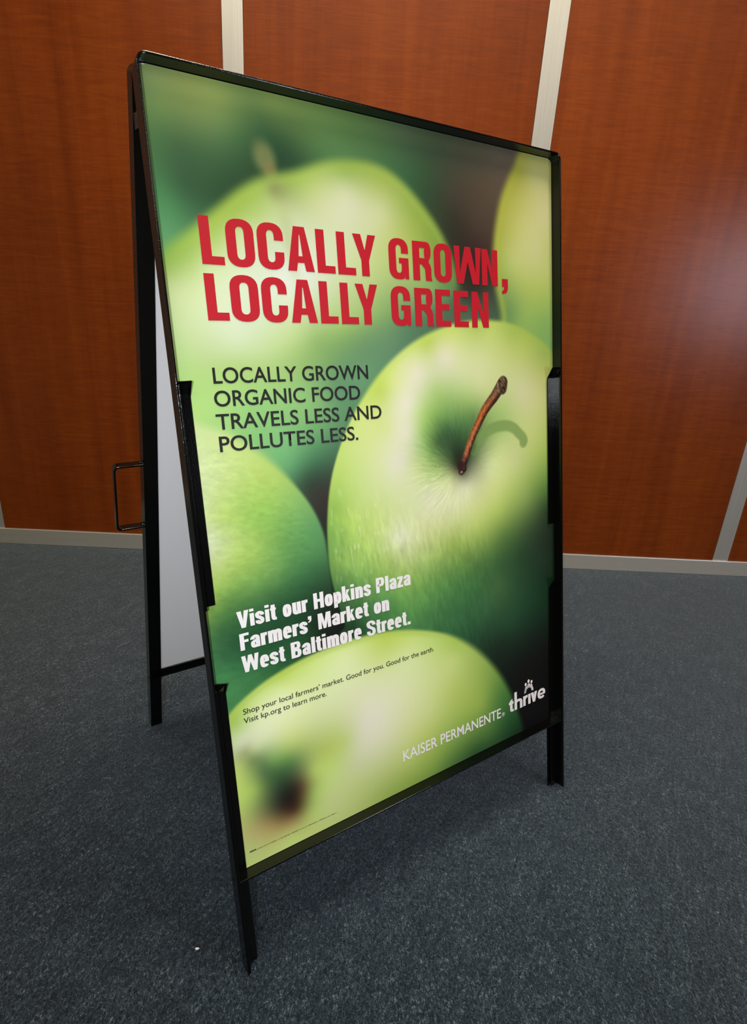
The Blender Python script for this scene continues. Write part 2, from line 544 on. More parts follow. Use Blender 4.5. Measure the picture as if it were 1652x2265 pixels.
ART_D = [[208,521,190,210,112], [240,566,205,216,122], [286,605,205,218,122], [270,593,185,205,85], [334,639,205,215,142], [351,654,180,200,85], [401,663,200,212,122], [471,670,188,203,105], [445,678,170,190,85], [538,650,175,190,90], [519,670,160,182,80], [589,614,170,180,92], [589,635,150,172,80], [382,639,222,215,190], [333,615,224,217,195], [291,574,215,218,170], [452,631,205,212,150], [398,613,205,210,160], [314,573,226,220,202], [312,536,220,216,192], [293,494,220,215,195], [274,545,207,216,142], [264,509,212,217,160], [363,589,170,198,115], [337,559,175,205,115], [378,550,105,150,75], [363,518,62,95,52], [381,530,62,100,58], [392,502,40,70,40], [402,481,26,28,15], [346,507,125,165,82], [335,534,160,195,105], [422,573,155,185,100], [412,541,85,125,68], [434,546,90,130,72], [415,514,50,80,42], [415,600,195,208,145], [450,592,202,207,148], [463,571,175,195,115], [324,484,195,208,140], [357,477,165,190,110], [382,463,195,205,140], [416,445,215,215,178], [464,474,207,216,155], [484,500,190,205,125], [513,483,200,207,140], [533,459,185,200,115], [566,522,192,202,118], [578,572,197,197,128], [536,581,203,203,155], [495,541,160,190,105], [516,561,190,200,130], [587,483,165,187,88], [586,423,95,135,60], [603,459,130,160,75], [564,440,142,168,77], [542,406,130,158,80], [596,382,40,60,35], [596,327,30,42,28], [201,432,165,197,85], [185,447,140,180,70], [181,405,120,165,72], [205,486,180,206,100], [233,482,195,212,130], [231,452,190,210,122], [267,440,197,212,135], [304,415,207,216,155], [286,392,217,217,185], [264,409,195,210,130], [346,441,216,216,182], [388,415,212,216,167], [434,429,207,212,150], [432,380,182,200,102], [481,400,177,198,95], [512,432,180,198,105], [343,381,195,205,130], [261,357,162,192,92], [224,365,145,185,85], [195,371,132,172,77], [226,396,170,200,95], [299,349,170,190,110], [298,322,130,172,77], [385,360,155,180,80], [384,332,115,155,72], [450,355,130,160,72], [489,355,90,125,58], [529,317,38,70,40], [478,312,55,95,52], [429,315,72,118,58], [337,285,80,137,70], [339,320,115,160,75], [382,296,75,130,65], [379,238,52,105,60], [477,282,60,100,55], [257,305,85,145,72], [192,334,70,120,60], [560,231,23,60,35], [505,205,32,70,45], [436,246,50,100,58], [473,174,25,45,30], [423,188,30,65,42], [559,157,16,28,20], [581,125,14,14,12], [557,73,12,10,10], [524,118,14,18,13], [217,282,45,92,50], [293,254,70,127,66], [202,279,25,60,30], [595,263,18,45,25], [594,197,16,40,24], [541,353,60,85,48], [573,300,32,55,36], [579,-4,12,10,10], [476,274,62,100,55]]
ART_DP = [[171.8,400.3], [174.4,436.2], [182.0,476.8], [195.3,513.6], [214.7,549.8], [239.7,584.4], [272.3,618.1], [309.8,645.7], [351.5,666.5], [401.4,680.9], [453.9,687.3], [509.6,684.1], [558.6,669.0], [610.8,638.6], [702.5,549.7], [730.3,215.4], [733.8,-160.3], [366.3,-4.3], [191.8,242.5], [188.3,286.3], [178.8,324.1], [172.6,363.2]]
ART_E = [[90,242,170,192,75], [88,224,202,212,150], [142,238,195,210,130], [184,238,205,215,155], [252,245,175,195,80], [291,230,190,207,115], [377,198,165,190,85], [376,180,185,200,115], [288,178,205,213,158], [222,150,213,208,185], [205,129,210,203,182], [373,127,175,190,95], [431,131,145,170,75], [429,84,140,166,68], [326,105,190,200,125], [315,64,170,185,90], [470,86,80,125,55], [447,29,72,110,50], [489,29,35,80,40], [415,0,38,75,40], [521,-17,18,35,22], [378,39,110,145,62], [135,162,192,200,142], [93,145,172,187,102], [47,182,202,207,168], [27,171,195,200,172], [69,161,190,200,150], [44,158,185,195,140], [145,117,166,182,85], [174,119,177,192,112], [122,93,163,183,92], [186,80,190,195,147], [233,96,205,203,170], [203,101,203,202,170], [279,40,165,182,95], [269,14,140,162,72], [330,11,115,145,60], [366,-4,65,100,50], [328,-20,80,110,52], [145,40,182,192,125], [190,42,178,190,118], [235,7,145,165,78], [38,103,152,178,82], [66,133,112,150,78], [91,119,80,118,65], [110,111,125,140,80], [58,114,70,100,62], [75,93,45,62,42], [94,81,48,44,32], [103,80,85,60,42], [72,64,48,42,32], [91,52,60,38,26], [57,75,75,85,55], [47,131,120,150,88], [57,44,150,130,75], [82,35,150,125,75], [38,44,172,155,98], [29,21,177,187,112], [80,16,178,190,108], [27,88,160,182,90], [32,160,140,150,100], [42,143,100,122,72], [50,130,75,95,60], [119,60,150,172,85], [113,34,165,180,95], [24,141,172,187,102], [28,126,160,182,90], [121,9,178,190,110], [290,213,200,212,145], [49,206,198,208,150], [25,203,150,180,80]]
ART_EP = [[-11.2,186.5], [14.5,212.9], [39.7,230.0], [77.9,246.0], [130.6,257.8], [186.2,262.0], [253.3,257.8], [317.4,242.1], [377.6,215.8], [430.7,174.5], [476.2,119.0], [506.4,60.9], [526.9,-2.1], [530.8,-74.1], [358.0,-166.5], [-21.0,-99.5], [-49.8,49.8]]
ART_STEM = [[410.3,473.5], [418.6,496.4], [428.5,515.8], [443.2,538.3], [457.8,557.6], [477.3,575.4], [493.1,591.0]]
ART_SHAD = [[433.2,498.4], [450.7,518.6], [475.6,528.9], [504.8,529.4], [524.5,519.3], [534.1,499.1]]
SUB_BOLD, SUB_SP = 0.014, 1.0
INV_BOLD, INV_SP = 0.022, 0.97

# ------------------------------------------------------------------ poster print (millimetres from the poster's lower left corner)
def idw(pts, X, Y, s=9.0, p=None):
    """smooth colour field through scattered samples (multiquadric interpolation)"""
    pts = np.array(pts, float)
    c2 = (1.2 * s) ** 2
    P = pts[:, :2]
    A = np.sqrt(((P[:, None] - P[None]) ** 2).sum(-1) + c2)
    A = -A + np.eye(len(P)) * 2.5
    mean = pts[:, 2:5].mean(0)
    n = len(P)
    K = np.zeros((n + 1, n + 1))
    K[:n, :n] = A
    K[:n, n] = K[n, :n] = 1
    rhs = np.zeros((n + 1, 3))
    rhs[:n] = pts[:, 2:5] - mean
    W = np.linalg.solve(K, rhs)
    out = np.zeros(X.shape + (3,)) + mean + W[n]
    for q, w in zip(P, W[:n]):
        out -= np.sqrt((X - q[0]) ** 2 + (Y - q[1]) ** 2 + c2)[..., None] * w
    return np.clip(out, 4, 240)


def smooth_poly(P, n=8):
    P = [np.array(q, float) for q in P]
    out = []
    m = len(P)
    for i in range(m):
        a, b, c, d = P[i - 1], P[i], P[(i + 1) % m], P[(i + 2) % m]
        for k in range(n):
            t = k / n
            out.append(0.5 * (2 * b + (c - a) * t + (2 * a - 5 * b + 4 * c - d) * t * t + (3 * b - a - 3 * c + d) * t ** 3))
    return np.array(out)


def seg_dist(P, X, Y, closed=True):
    best = np.full(X.shape, 1e9)
    inside = np.zeros(X.shape, bool)
    m = len(P)
    for i in range(m if closed else m - 1):
        a, b = P[i], P[(i + 1) % m]
        dx, dy = b - a
        L = dx * dx + dy * dy + 1e-9
        t = np.clip(((X - a[0]) * dx + (Y - a[1]) * dy) / L, 0, 1)
        best = np.minimum(best, (X - a[0] - t * dx) ** 2 + (Y - a[1] - t * dy) ** 2)
        if closed and a[1] != b[1]:
            c = ((a[1] > Y) != (b[1] > Y)) & (X < dx * (Y - a[1]) / (dy if dy else 1e-9) + a[0])
            inside ^= c
    d = np.sqrt(best)
    return np.where(inside, d, -d) if closed else d


def sm(x):
    x = np.clip(x, 0, 1)
    return x * x * (3 - 2 * x)


def value_noise(X, Y, sx, sy, seed):
    rs = np.random.RandomState(seed)
    g = rs.rand(257, 257)
    x = X / sx + 50
    y = Y / sy + 50
    xi = np.floor(x).astype(int)
    yi = np.floor(y).astype(int)
    fx, fy = sm(x - xi), sm(y - yi)
    G = lambda a, b: g[a % 257, b % 257]
    return (G(xi, yi) * (1 - fx) + G(xi + 1, yi) * fx) * (1 - fy) + (G(xi, yi + 1) * (1 - fx) + G(xi + 1, yi + 1) * fx) * fy


def paint(X, Y):
    def lay(img, col, m):
        return img * (1 - m[..., None]) + col * m[..., None]
    rim = np.array([172, 192, 80.])
    img = idw(ART_BG, X, Y, 12)
    # blurred stem of the far apple
    for cx, cy, rx, ry, an, col, k in ((131, 858, 15, 20, 0.25, (120, 126, 74), 0.85), (137, 845, 9, 12, 0.2, (138, 114, 66), 0.5), (139, 829, 9, 8, 0, (88, 108, 62), 0.35)):
        dx, dy = X - cx, Y - cy
        a, b = dx * math.cos(an) + dy * math.sin(an), -dx * math.sin(an) + dy * math.cos(an)
        img = lay(img, np.array(col, float), k * sm(1.35 - np.sqrt((a / rx) ** 2 + (b / ry) ** 2)))
    d = seg_dist(smooth_poly(ART_AP), X, Y)
    bl = 9 + 22 * sm((760 - Y) / 120)
    img = lay(img, idw(ART_A, X, Y, 10) * 0.96, sm(0.5 + d / (2 * bl)))  # print darkened a little to offset the stronger flash light here
    img = lay(img, rim, 0.3 * np.exp(-((d - 4) / 7.0) ** 2) * sm((Y - 720) / 80))
    img = lay(img, np.array([128, 118, 76.]), 0.4 * np.exp(-((X - 141) / 10.0) ** 2 - ((Y - 826) / 9.0) ** 2))
    img = lay(img, np.array([165, 175, 110.]), 0.45 * np.exp(-((X - (150 + (800 - Y) * 0.12)) / 9.0) ** 2 - ((Y - 770) / 45.0) ** 2))
    d = seg_dist(smooth_poly(ART_BP), X, Y)
    img = lay(img, idw(ART_B, X, Y, 9), sm(0.5 + d / 18))
    img = lay(img, np.array([168, 170, 58.]), 0.5 * np.exp(-((d - 8) / 6.0) ** 2))
    d = seg_dist(smooth_poly(ART_CP), X, Y)
    C = idw(ART_C, X, Y, 7) * 0.93  # apple darkened in the print to even out the flash
    tx = value_noise(X * .8 + Y * 0.45, Y, 7, 4, 3) * 0.6 + value_noise(X + Y * 0.6, Y, 3.5, 2, 4) * 0.4 - 0.5
    C = C * (1 + 0.12 * tx[..., None] * sm((d - 4) / 25)[..., None])
    img = lay(img, C, sm(0.5 + d / (6 + 10 * sm((Y - 470) / 60))))
    # the sharp apple
    d = seg_dist(smooth_poly(ART_DP), X, Y)
    Dm = idw(ART_D, X, Y, 6, 2.0)
    cx, cy = 406.7, 474.0
    ang = np.arctan2(Y - cy, X - cx)
    rad = np.hypot(X - cx, Y - cy)
    ray = value_noise(ang * 40, rad / 18, 1, 1, 7) * 0.5 + value_noise(ang * 90, rad / 9, 1, 1, 8) * 0.5 - 0.5
    cav = np.exp(-((rad - 45) / 38.0) ** 2) * (0.55 + 0.45 * np.clip(np.cos(ang - 2.4), -1, 1))
    Dm = Dm * (1 + 0.34 * (ray * cav)[..., None])
    long_ = value_noise(X + (Y - 400) * 0.18, Y, 4.5, 16, 9) * 0.5 + value_noise(X + Y * 0.15, Y, 2, 7, 10) * 0.3 + value_noise(X, Y, 18, 26, 12) * 0.2 - 0.5
    Dm = Dm * (1 + 0.24 * (long_ * sm((400 - (X - 330) * 0.3 - Y) / 90 + 0.5) * sm((520 - X) / 120) * sm(d / 14))[..., None])
    st = np.maximum(0, value_noise(X + Y * 0.12, Y, 3.2, 13, 15) - 0.74) * 4
    m = np.clip(st * np.exp(-((X - 215) / 85.0) ** 2 - ((Y - 405) / 55.0) ** 2), 0, 1) * 0.75
    Dm = lay(Dm, np.array([224, 222, 188.]), m * sm(d / 8))
    img = lay(img, Dm, sm(0.5 + d / (4.0 + 5 * sm((Y - 540) / 60))))
    img = lay(img, np.array([190, 212, 92.]), 0.4 * np.exp(-((d - 5) / 4.0) ** 2) * sm((Y - 420) / 120) * sm((480 - X) / 60 + .4))
    # shadow of the stem on the apple
    sh = smooth_poly(ART_SHAD)[:8 * (len(ART_SHAD) - 1)]
    ds = seg_dist(sh, X, Y, False)
    img = lay(img, np.array([118, 148, 76.]), 0.8 * sm((11 - ds) / 5.0))
    img = lay(img, np.array([70, 98, 52.]), 0.7 * np.exp(-((X - 431) / 7.0) ** 2 - ((Y - 505) / 16.0) ** 2))
    # dark hollow beside the stem
    img = lay(img, np.array([52, 84, 46.]), 0.55 * np.exp(-(((X - 385) + (Y - 515) * 0.25) / 11.0) ** 2 - ((Y - 515) / 24.0) ** 2))
    img = lay(img, np.array([34, 40, 20.]), 0.8 * np.exp(-(((X - 402) + (Y - 488) * 0.35) / 9.0) ** 2 - ((Y - 488) / 20.0) ** 2))
    img = lay(img, np.array([40, 62, 34.]), 0.7 * np.exp(-(((X - 421) - (Y - 490) * 0.45) / 4.5) ** 2 - ((Y - 492) / 17.0) ** 2))
    # stem
    S = smooth_poly(ART_STEM)[:8 * (len(ART_STEM) - 1) + 1]
    ds = seg_dist(S, X, Y, False)
    f = np.clip((Y - 473) / 118.0, 0, 1)
    w = 6.2 + 3.6 * f ** 2
    cxs = np.interp(Y, S[:, 1], S[:, 0])
    side = (X - cxs) / w
    base = np.stack([np.interp(f, (0, .1, .2, .7, .9, 1), c) for c in ((50, 80, 140, 150, 105, 85), (22, 34, 72, 74, 66, 58), (14, 24, 42, 30, 44, 42))], -1)
    hi = np.exp(-((side + 0.25) / 0.35) ** 2)
    lo = sm((side - 0.1) / 0.8)
    col = base * (1 + 0.35 * hi - 0.55 * lo)[..., None]
    col += ((value_noise(X, Y, 1.6, 2.5, 21) - 0.5) * 46)[..., None]
    pale = np.clip((value_noise(X, Y, 2.0, 5.0, 23) - 0.6) * 3, 0, 1) * np.exp(-((side - 0.15) / 0.35) ** 2) * (0.85 - f)
    col = lay(col, np.array([205, 185, 150.]), np.clip(pale, 0, 0.9))
    img = lay(img, np.clip(col, 8, 255), sm((w - ds) / 1.8 + 0.3))
    tp = np.hypot((X - 494) / 11.0, (Y - 591) / 13.5)
    tc_ = np.array([98, 74, 52.]) + ((value_noise(X * .8 + Y * .5, Y, 1.8, 3.5, 30) - 0.5) * 110)[..., None] - 40 * sm(((X - 493) / 10))[..., None]
    img = lay(img, np.clip(tc_, 15, 255), sm((1.08 - tp) * 5))
    img = lay(img, np.array([52, 22, 16.]), sm((1.3 - np.hypot((X - 405) / 6.5, (Y - 478) / 7.0)) * 2))
    img = lay(img, np.array([200, 190, 165.]), 0.6 * sm((1.2 - np.hypot((X - 406) / 2.6, (Y - 468.5) / 1.2)) * 2))
    # near blurred apple
    d = seg_dist(smooth_poly(ART_EP), X, Y)
    img = lay(img, idw(ART_E, X, Y, 8) * 1.07, sm(0.5 + d / (7 + 9 * sm((X - 330) / 100))))  # apple lightened in the print to make up for weaker flash light
    img = lay(img, rim, 0.5 * np.exp(-((d - 4) / 4.5) ** 2) * sm((430 - X) / 120))
    img = img * 0.91 + (img @ np.array([0.3, 0.6, 0.1]))[..., None] * 0.09
    return np.clip(img, 4, 255)


def make_poster():
    nx, ny = 460, 700
    w, h = HW * 2 - 0.0012, PH - 0.0016
    xs = np.linspace(0, w, nx)
    ys = np.linspace(0, h, ny)
    Xg, Yg = np.meshgrid(xs, ys)
    co = np.stack([Xg - w / 2, Yg + PB + 0.0004, np.full_like(Xg, 0.0022)], -1).reshape(-1, 3)
    idx = np.arange(nx * ny).reshape(ny, nx)
    q = np.stack([idx[:-1, :-1], idx[:-1, 1:], idx[1:, 1:], idx[1:, :-1]], -1).reshape(-1, 4)
    # trim the two upper corners to the radius of the frame
    cxm = Xg[:-1, :-1].ravel()
    cym = Yg[1:, :-1].ravel()
    ex = np.maximum(np.maximum(CR - cxm, cxm - (w - CR)), 0)
    ey = np.maximum(cym - (h - CR), 0)
    q = q[np.hypot(ex, ey) <= CR]
    me = bpy.data.meshes.new('poster')
    me.vertices.add(len(co))
    me.vertices.foreach_set('co', co.ravel())
    me.loops.add(q.size)
    me.loops.foreach_set('vertex_index', q.ravel())
    me.polygons.add(len(q))
    me.polygons.foreach_set('loop_start', np.arange(0, q.size, 4))
    me.update(calc_edges=True)
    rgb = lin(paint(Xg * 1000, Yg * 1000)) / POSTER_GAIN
    rgba = np.concatenate([np.clip(rgb, 0, 0.92), np.ones(rgb.shape[:2] + (1,))], -1).reshape(-1, 4)
    at = me.color_attributes.new('print', 'FLOAT_COLOR', 'POINT')
    at.data.foreach_set('color', rgba.astype(np.float32).ravel())
    m, nt, b = new_mat('printed_poster_paper')
    a = N(nt, 'ShaderNodeAttribute', attribute_name='print')
    nt.links.new(a.outputs['Color'], b.inputs['Base Color'])
    b.inputs['Roughness'].default_value = 0.42
    b.inputs['Specular IOR Level'].default_value = 0.2
    return link('poster', me, m, sign, MF)


POSTER_GAIN = np.array([1.10, 1.03, 1.05])
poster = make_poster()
HT = 0.0026          # lettering height above the board


def P2(x, y):
    return (x / 1000 - HW, y / 1000 + PB)


def curve_to_mesh(name, splines, mat, offset=0.0, z=HT):
    """closed outlines in poster millimetres -> flat filled mesh"""
    cu = bpy.data.curves.new(name, 'CURVE')
    cu.dimensions = '2D'
    cu.fill_mode = 'BOTH'
    cu.offset = offset
    for pts in splines:
        s = cu.splines.new('POLY')
        s.points.add(len(pts) - 1)
        for p, (x, y) in zip(s.points, pts):
            a, b = P2(x, y)
            p.co = (a, b, 0, 1)
        s.use_cyclic_u = True
    tmp = bpy.data.objects.new('tmp', cu)
    scene.collection.objects.link(tmp)
    dg = bpy.context.evaluated_depsgraph_get()
    me = bpy.data.meshes.new_from_object(tmp.evaluated_get(dg))
    bpy.data.objects.remove(tmp)
    for v in me.vertices:
        v.co.z = z
    me.materials.clear()
    return link(name, me, mat, poster)


# ---- condensed bold capitals drawn as outlines in a box x0..x1, base..base+cap
def arc(cx, cy, rx, ry, a0, a1, n=12, e=2.35):
    out = []
    for k in range(n + 1):
        a = math.radians(a0 + (a1 - a0) * k / n)
        c, s = math.cos(a), math.sin(a)
        out.append((cx + rx * math.copysign(abs(c) ** (2 / e), c), cy + ry * math.copysign(abs(s) ** (2 / e), s)))
    return out


def glyph(ch, x0, x1, b, H):
    w = x1 - x0
    st, hb = 11.6 * H / 50, 8.2 * H / 50
    f = lambda *p: [(x0 + px, b + py) for px, py in p]
    q = 0.27 * H
    ov = 0.6 * H / 50

    def ring(o=0.0):
        cx, rx = x0 + w / 2, w / 2
        outer = arc(cx, b + H - q, rx, q + ov, 0, 180) + arc(cx, b + q, rx, q + ov, 180, 360)
        ri = w / 2 - st
        qi = q - hb + ov
        inner = arc(cx, b + H - q, ri, qi, 0, 180) + arc(cx, b + q, ri, qi, 180, 360)
        return outer, inner
    if ch == 'L':
        return [f((0, 0), (w, 0), (w, hb + .6), (st, hb + .6), (st, H), (0, H))]
    if ch == 'E':
        m = H * 0.53
        return [f((0, 0), (w, 0), (w, hb), (st, hb), (st, m - hb / 2), (w * 0.92, m - hb / 2), (w * 0.92, m + hb / 2), (st, m + hb / 2), (st, H - hb), (w, H - hb), (w, H), (0, H))]
    if ch == 'O':
        return list(ring())
    if ch == 'C':
        cx, rx, ri, qi = x0 + w / 2, w / 2, w / 2 - st, q - hb + ov
        yu, yl = b + H * 0.635, b + H * 0.385
        return [[(x1, yu)] + arc(cx, b + H - q, rx, q + ov, 0, 180) + arc(cx, b + q, rx, q + ov, 180, 360) + [(x1, yl), (x1 - st, yl)]
                + arc(cx, b + q, ri, qi, 360, 180) + arc(cx, b + H - q, ri, qi, 180, 0) + [(x1 - st, yu)]]
    if ch == 'G':
        cx, rx, ri, qi = x0 + w / 2, w / 2, w / 2 - st, q - hb + ov
        yu = b + H * 0.64
        yb = b + H * 0.53
        return [[(x1, yu)] + arc(cx, b + H - q, rx, q + ov, 0, 180) + arc(cx, b + q, rx, q + ov, 180, 300)
                + [(x1 - 7 * H / 50, b + 5 * H / 50), (x1 - 6 * H / 50, b), (x1, b), (x1, yb), (cx + 0.3, yb), (cx + 0.3, yb - hb * 0.85), (x1 - st, yb - hb * 0.85)]
                + arc(cx, b + q, ri, qi, 350, 180) + arc(cx, b + H - q, ri, qi, 180, 0) + [(x1 - st, yu)]]
    if ch == 'A':
        t = st * 0.62
        cx = w / 2
        yb0, yb1 = 9.5 * H / 50, 17 * H / 50
        k = (cx - t) / H                     # outer slope
        iw = st * 0.99
        apex = H * 0.80
        tri_b = lambda y: (apex - y) / apex * (cx - iw) * 1.0
        out = f((0, 0), (iw, 0), (iw + k * yb0, yb0), (w - iw - k * yb0, yb0), (w - iw, 0), (w, 0), (cx + t, H), (cx - t, H))
        xl = iw + k * yb1
        inn = f((xl, yb1), (w - xl, yb1), (cx + 0.5, apex + 1), (cx - 0.5, apex + 1))
        return [out, inn]
    if ch == 'Y':
        cx = w / 2
        s2 = st / 2
        j = 19 * H / 50
        return [f((cx - s2, 0), (cx + s2, 0), (cx + s2, j), (w, H), (w - st * 1.02, H), (cx + 0.3, j + 13 * H / 50), (cx - 0.3, j + 13 * H / 50), (st * 1.02, H), (0, H), (cx - s2, j))]
    if ch == 'N':
        s2 = st * 0.93
        return [f((0, 0), (s2, 0), (s2, H * 0.62), (w - s2 * 1.05, 0), (w, 0), (w, H), (w - s2, H), (w - s2, H * 0.40), (s2 * 1.05, H), (0, H))]
    if ch == 'W':
        s2 = st * 0.94
        a1, a2 = 0.20 * w, 0.80 * w
        hb2 = s2 * 0.52
        c = w / 2
        return [f((a1 - hb2, 0), (a1 + hb2 + 1, 0), (c, H * 0.60), (a2 - hb2 - 1, 0), (a2 + hb2, 0), (w, H), (w - s2, H), (a2 - .3, H * 0.30), (c + hb2 * .9, H), (c - hb2 * .9, H), (a1 + .3, H * 0.30), (s2, H), (0, H))]
    if ch == 'R':
        mid = b + H * 0.435
        ry = (b + H - mid) / 2
        cy = mid + ry
        bowl = arc(x1 - ry * 0.62 - .6, cy, ry * 0.62, ry, 90, -90, 12, 2.5)
        bx = x1 - ry * 0.62 - .6
        out = [(x0, b), (x0 + st, b), (x0 + st, mid + hb * .05), (bx - 4, mid + hb * .05)]
        leg = [(x1 - st * 0.98, b + H * 0.30), (x1 - st * 0.95, b + 6 * H / 50), (x1 - st * 0.9, b), (x1 + .6, b), (x1 + .6, b + 1), (x1 - .6, b + 4), (x1 - .6, b + H * 0.33), (x1 - 2.2, b + H * 0.42), (x1 - 4.5, b + H * .475)]
        bowl = arc(bx, cy + hb * .25, ry * 0.62, ry - hb * .25, -60, 90, 12, 2.5)
        o = [(x0, b), (x0 + st, b), (x0 + st, b + H * 0.415), (x0 + st + 3.5, b + H * .415)] + leg + bowl + [(x0, b + H)]
        ri = ry - hb
        inner = [(x0 + st, b + H * 0.415 + hb)] + [(px, py) for px, py in arc(bx - 1.5, b + H - hb - (H * .585 - 2 * hb) / 2, x1 - .6 - st - (bx - 1.5), (H * .585 - 2 * hb) / 2, -90, 90, 8)] + [(x0 + st, b + H - hb)]
        return [o, inner]
    if ch == ',':
        return [f((0.2, 0), (0.2, 11.3), (w, 11.3), (w, -1.5), (w - 1.2, -5.5), (w - 4, -8.6), (0, -10.4), (0, -6.2), (3, -4.6), (4.4, -2.2), (4.6, 0))]
    return []


H1 = [('L', 47, 72.6), ('O', 76.4, 109.3), ('C', 113.3, 145.8), ('A', 149.3, 184.8), ('L', 188.9, 213.9), ('L', 217.7, 243.8), ('Y', 241.2, 275.6),
      ('G', 295.2, 327), ('R', 334.1, 365.9), ('O', 370.4, 402.3), ('W', 406.3, 457.5), ('N', 458.9, 490.5), (',', 498.8, 511.2)]
H2 = [('L', 46.5, 71.6), ('O', 74.8, 108.7), ('C', 112.4, 144.7), ('A', 148.5, 183.7), ('L', 188.2, 213.2), ('L', 217.8, 243.2), ('Y', 240, 274.3),
      ('G', 294.8, 326.7), ('R', 334, 365.8), ('E', 370.1, 397.3), ('E', 403.5, 430.6), ('N', 437.1, 470.2)]
for nm, line, ya, yb in (('headline_upper_line', H1, 739.8, 736.1), ('headline_lower_line', H2, 680.6, 676.4)):
    sp = []
    for ch, a, b_ in line:
        y = ya + (yb - ya) * (a - 47) / 440
        sp += glyph(ch, a, b_, y, 50 if nm[9] == 'u' else 49.8)
    curve_to_mesh(nm, sp, M_red)


def text_line(name, body, x0, x1, y0, y1, cap, mat, sx=1.0, bold=0.0, spacing=1.0, shear=0.0, ref='H'):
    """built-in typeface squeezed by sx, then thickened evenly; cap height and end points in poster mm"""
    def outline(txt):
        cu = bpy.data.curves.new('t', 'FONT')
        cu.body = txt
        cu.size = 1.0
        cu.space_character = spacing
        cu.shear = shear
        cu.resolution_u = 5
        o = bpy.data.objects.new('t', cu)
        scene.collection.objects.link(o)
        dg = bpy.context.evaluated_depsgraph_get()
        c = o.evaluated_get(dg).to_curve(dg, apply_modifiers=False).copy()
        bpy.data.objects.remove(o)
        return c

    def to_mesh(c, off):
        c.transform(Matrix.Diagonal((sx, 1, 1, 1)))
        c.dimensions = '2D'
        c.fill_mode = 'BOTH'
        c.offset = off
        o = bpy.data.objects.new('t', c)
        scene.collection.objects.link(o)
        dg = bpy.context.evaluated_depsgraph_get()
        me = bpy.data.meshes.new_from_object(o.evaluated_get(dg))
        bpy.data.objects.remove(o)
        return me
    mr = to_mesh(outline(ref), bold)
    rz = [v.co.y for v in mr.vertices]
    me = to_mesh(outline(body), bold)
    xs = [v.co.x for v in me.vertices]
    xa, xb = min(xs), max(xs)
    ky = cap / (max(rz) - min(rz))
    base = min(rz)
    kx = (x1 - x0) / (xb - xa)
    for v in me.vertices:
        x = (v.co.x - xa) * kx + x0
        y = (v.co.y - base) * ky + y0 + (y1 - y0) * (x - x0) / (x1 - x0)
        a, b_ = P2(x, y)
        v.co = (a, b_, HT)
    me.name = name
    me.materials.clear()
    return link(name, me, mat, poster), kx / ky


for nm, s, a in (('subtitle_line', 'LOCALLY GROWN', (44.5, 251.8, 612, 610.2)), ('subtitle_line', 'ORGANIC FOOD', (43, 237.7, 586.4, 584.6)),
                 ('subtitle_line', 'TRAVELS LESS AND', (42.5, 269.2, 560.4, 557.8)), ('subtitle_line', 'POLLUTES LESS.', (43.3, 230.3, 535.0, 532.6))):
    o, r = text_line(nm, s, a[0], a[1], a[2], a[3], 17.8, M_ink, 1.0, SUB_BOLD, SUB_SP)


# ---- condensed bold lettering built from strokes; unit = cap height
SV, SH = 0.225, 0.155          # upright and level stroke weights


def catmull(P, n=7):
    P = [np.array(q, float) for q in P]
    out = []
    for i in range(len(P) - 1):
        a, b, c, d = P[max(i - 1, 0)], P[i], P[i + 1], P[min(i + 2, len(P) - 1)]
        for k in range(n):
            t = k / n
            out.append(0.5 * (2 * b + (c - a) * t + (2 * a - 5 * b + 4 * c - d) * t * t + (3 * b - a - 3 * c + d) * t ** 3))
    out.append(P[-1])
    return out


def stroke(P, sv=None, sh=None):
    """quads along a centre line, weight depends on direction"""
    sv, sh = sv or SV, sh or SH
    L, R = [], []
    for i in range(len(P)):
        d = np.array(P[min(i + 1, len(P) - 1)]) - np.array(P[max(i - 1, 0)])
        d = d / (np.hypot(*d) + 1e-9)
        w = (sh + (sv - sh) * abs(d[1]) ** 1.5) / 2
        n = np.array((-d[1], d[0])) * w
        L.append(P[i] + n)
        R.append(P[i] - n)
    return [[tuple(L[i]), tuple(L[i + 1]), tuple(R[i + 1]), tuple(R[i])] for i in range(len(P) - 1)]


def rect(x0, y0, x1, y1):
    return [[(x0, y0), (x1, y0), (x1, y1), (x0, y1)]]


def oval(cx, cy, rx, ry, a0=0, a1=360, n=26, e=2.5):
    return [np.array(q) for q in arc(cx, cy, rx, ry, a0, a1, n, e)]


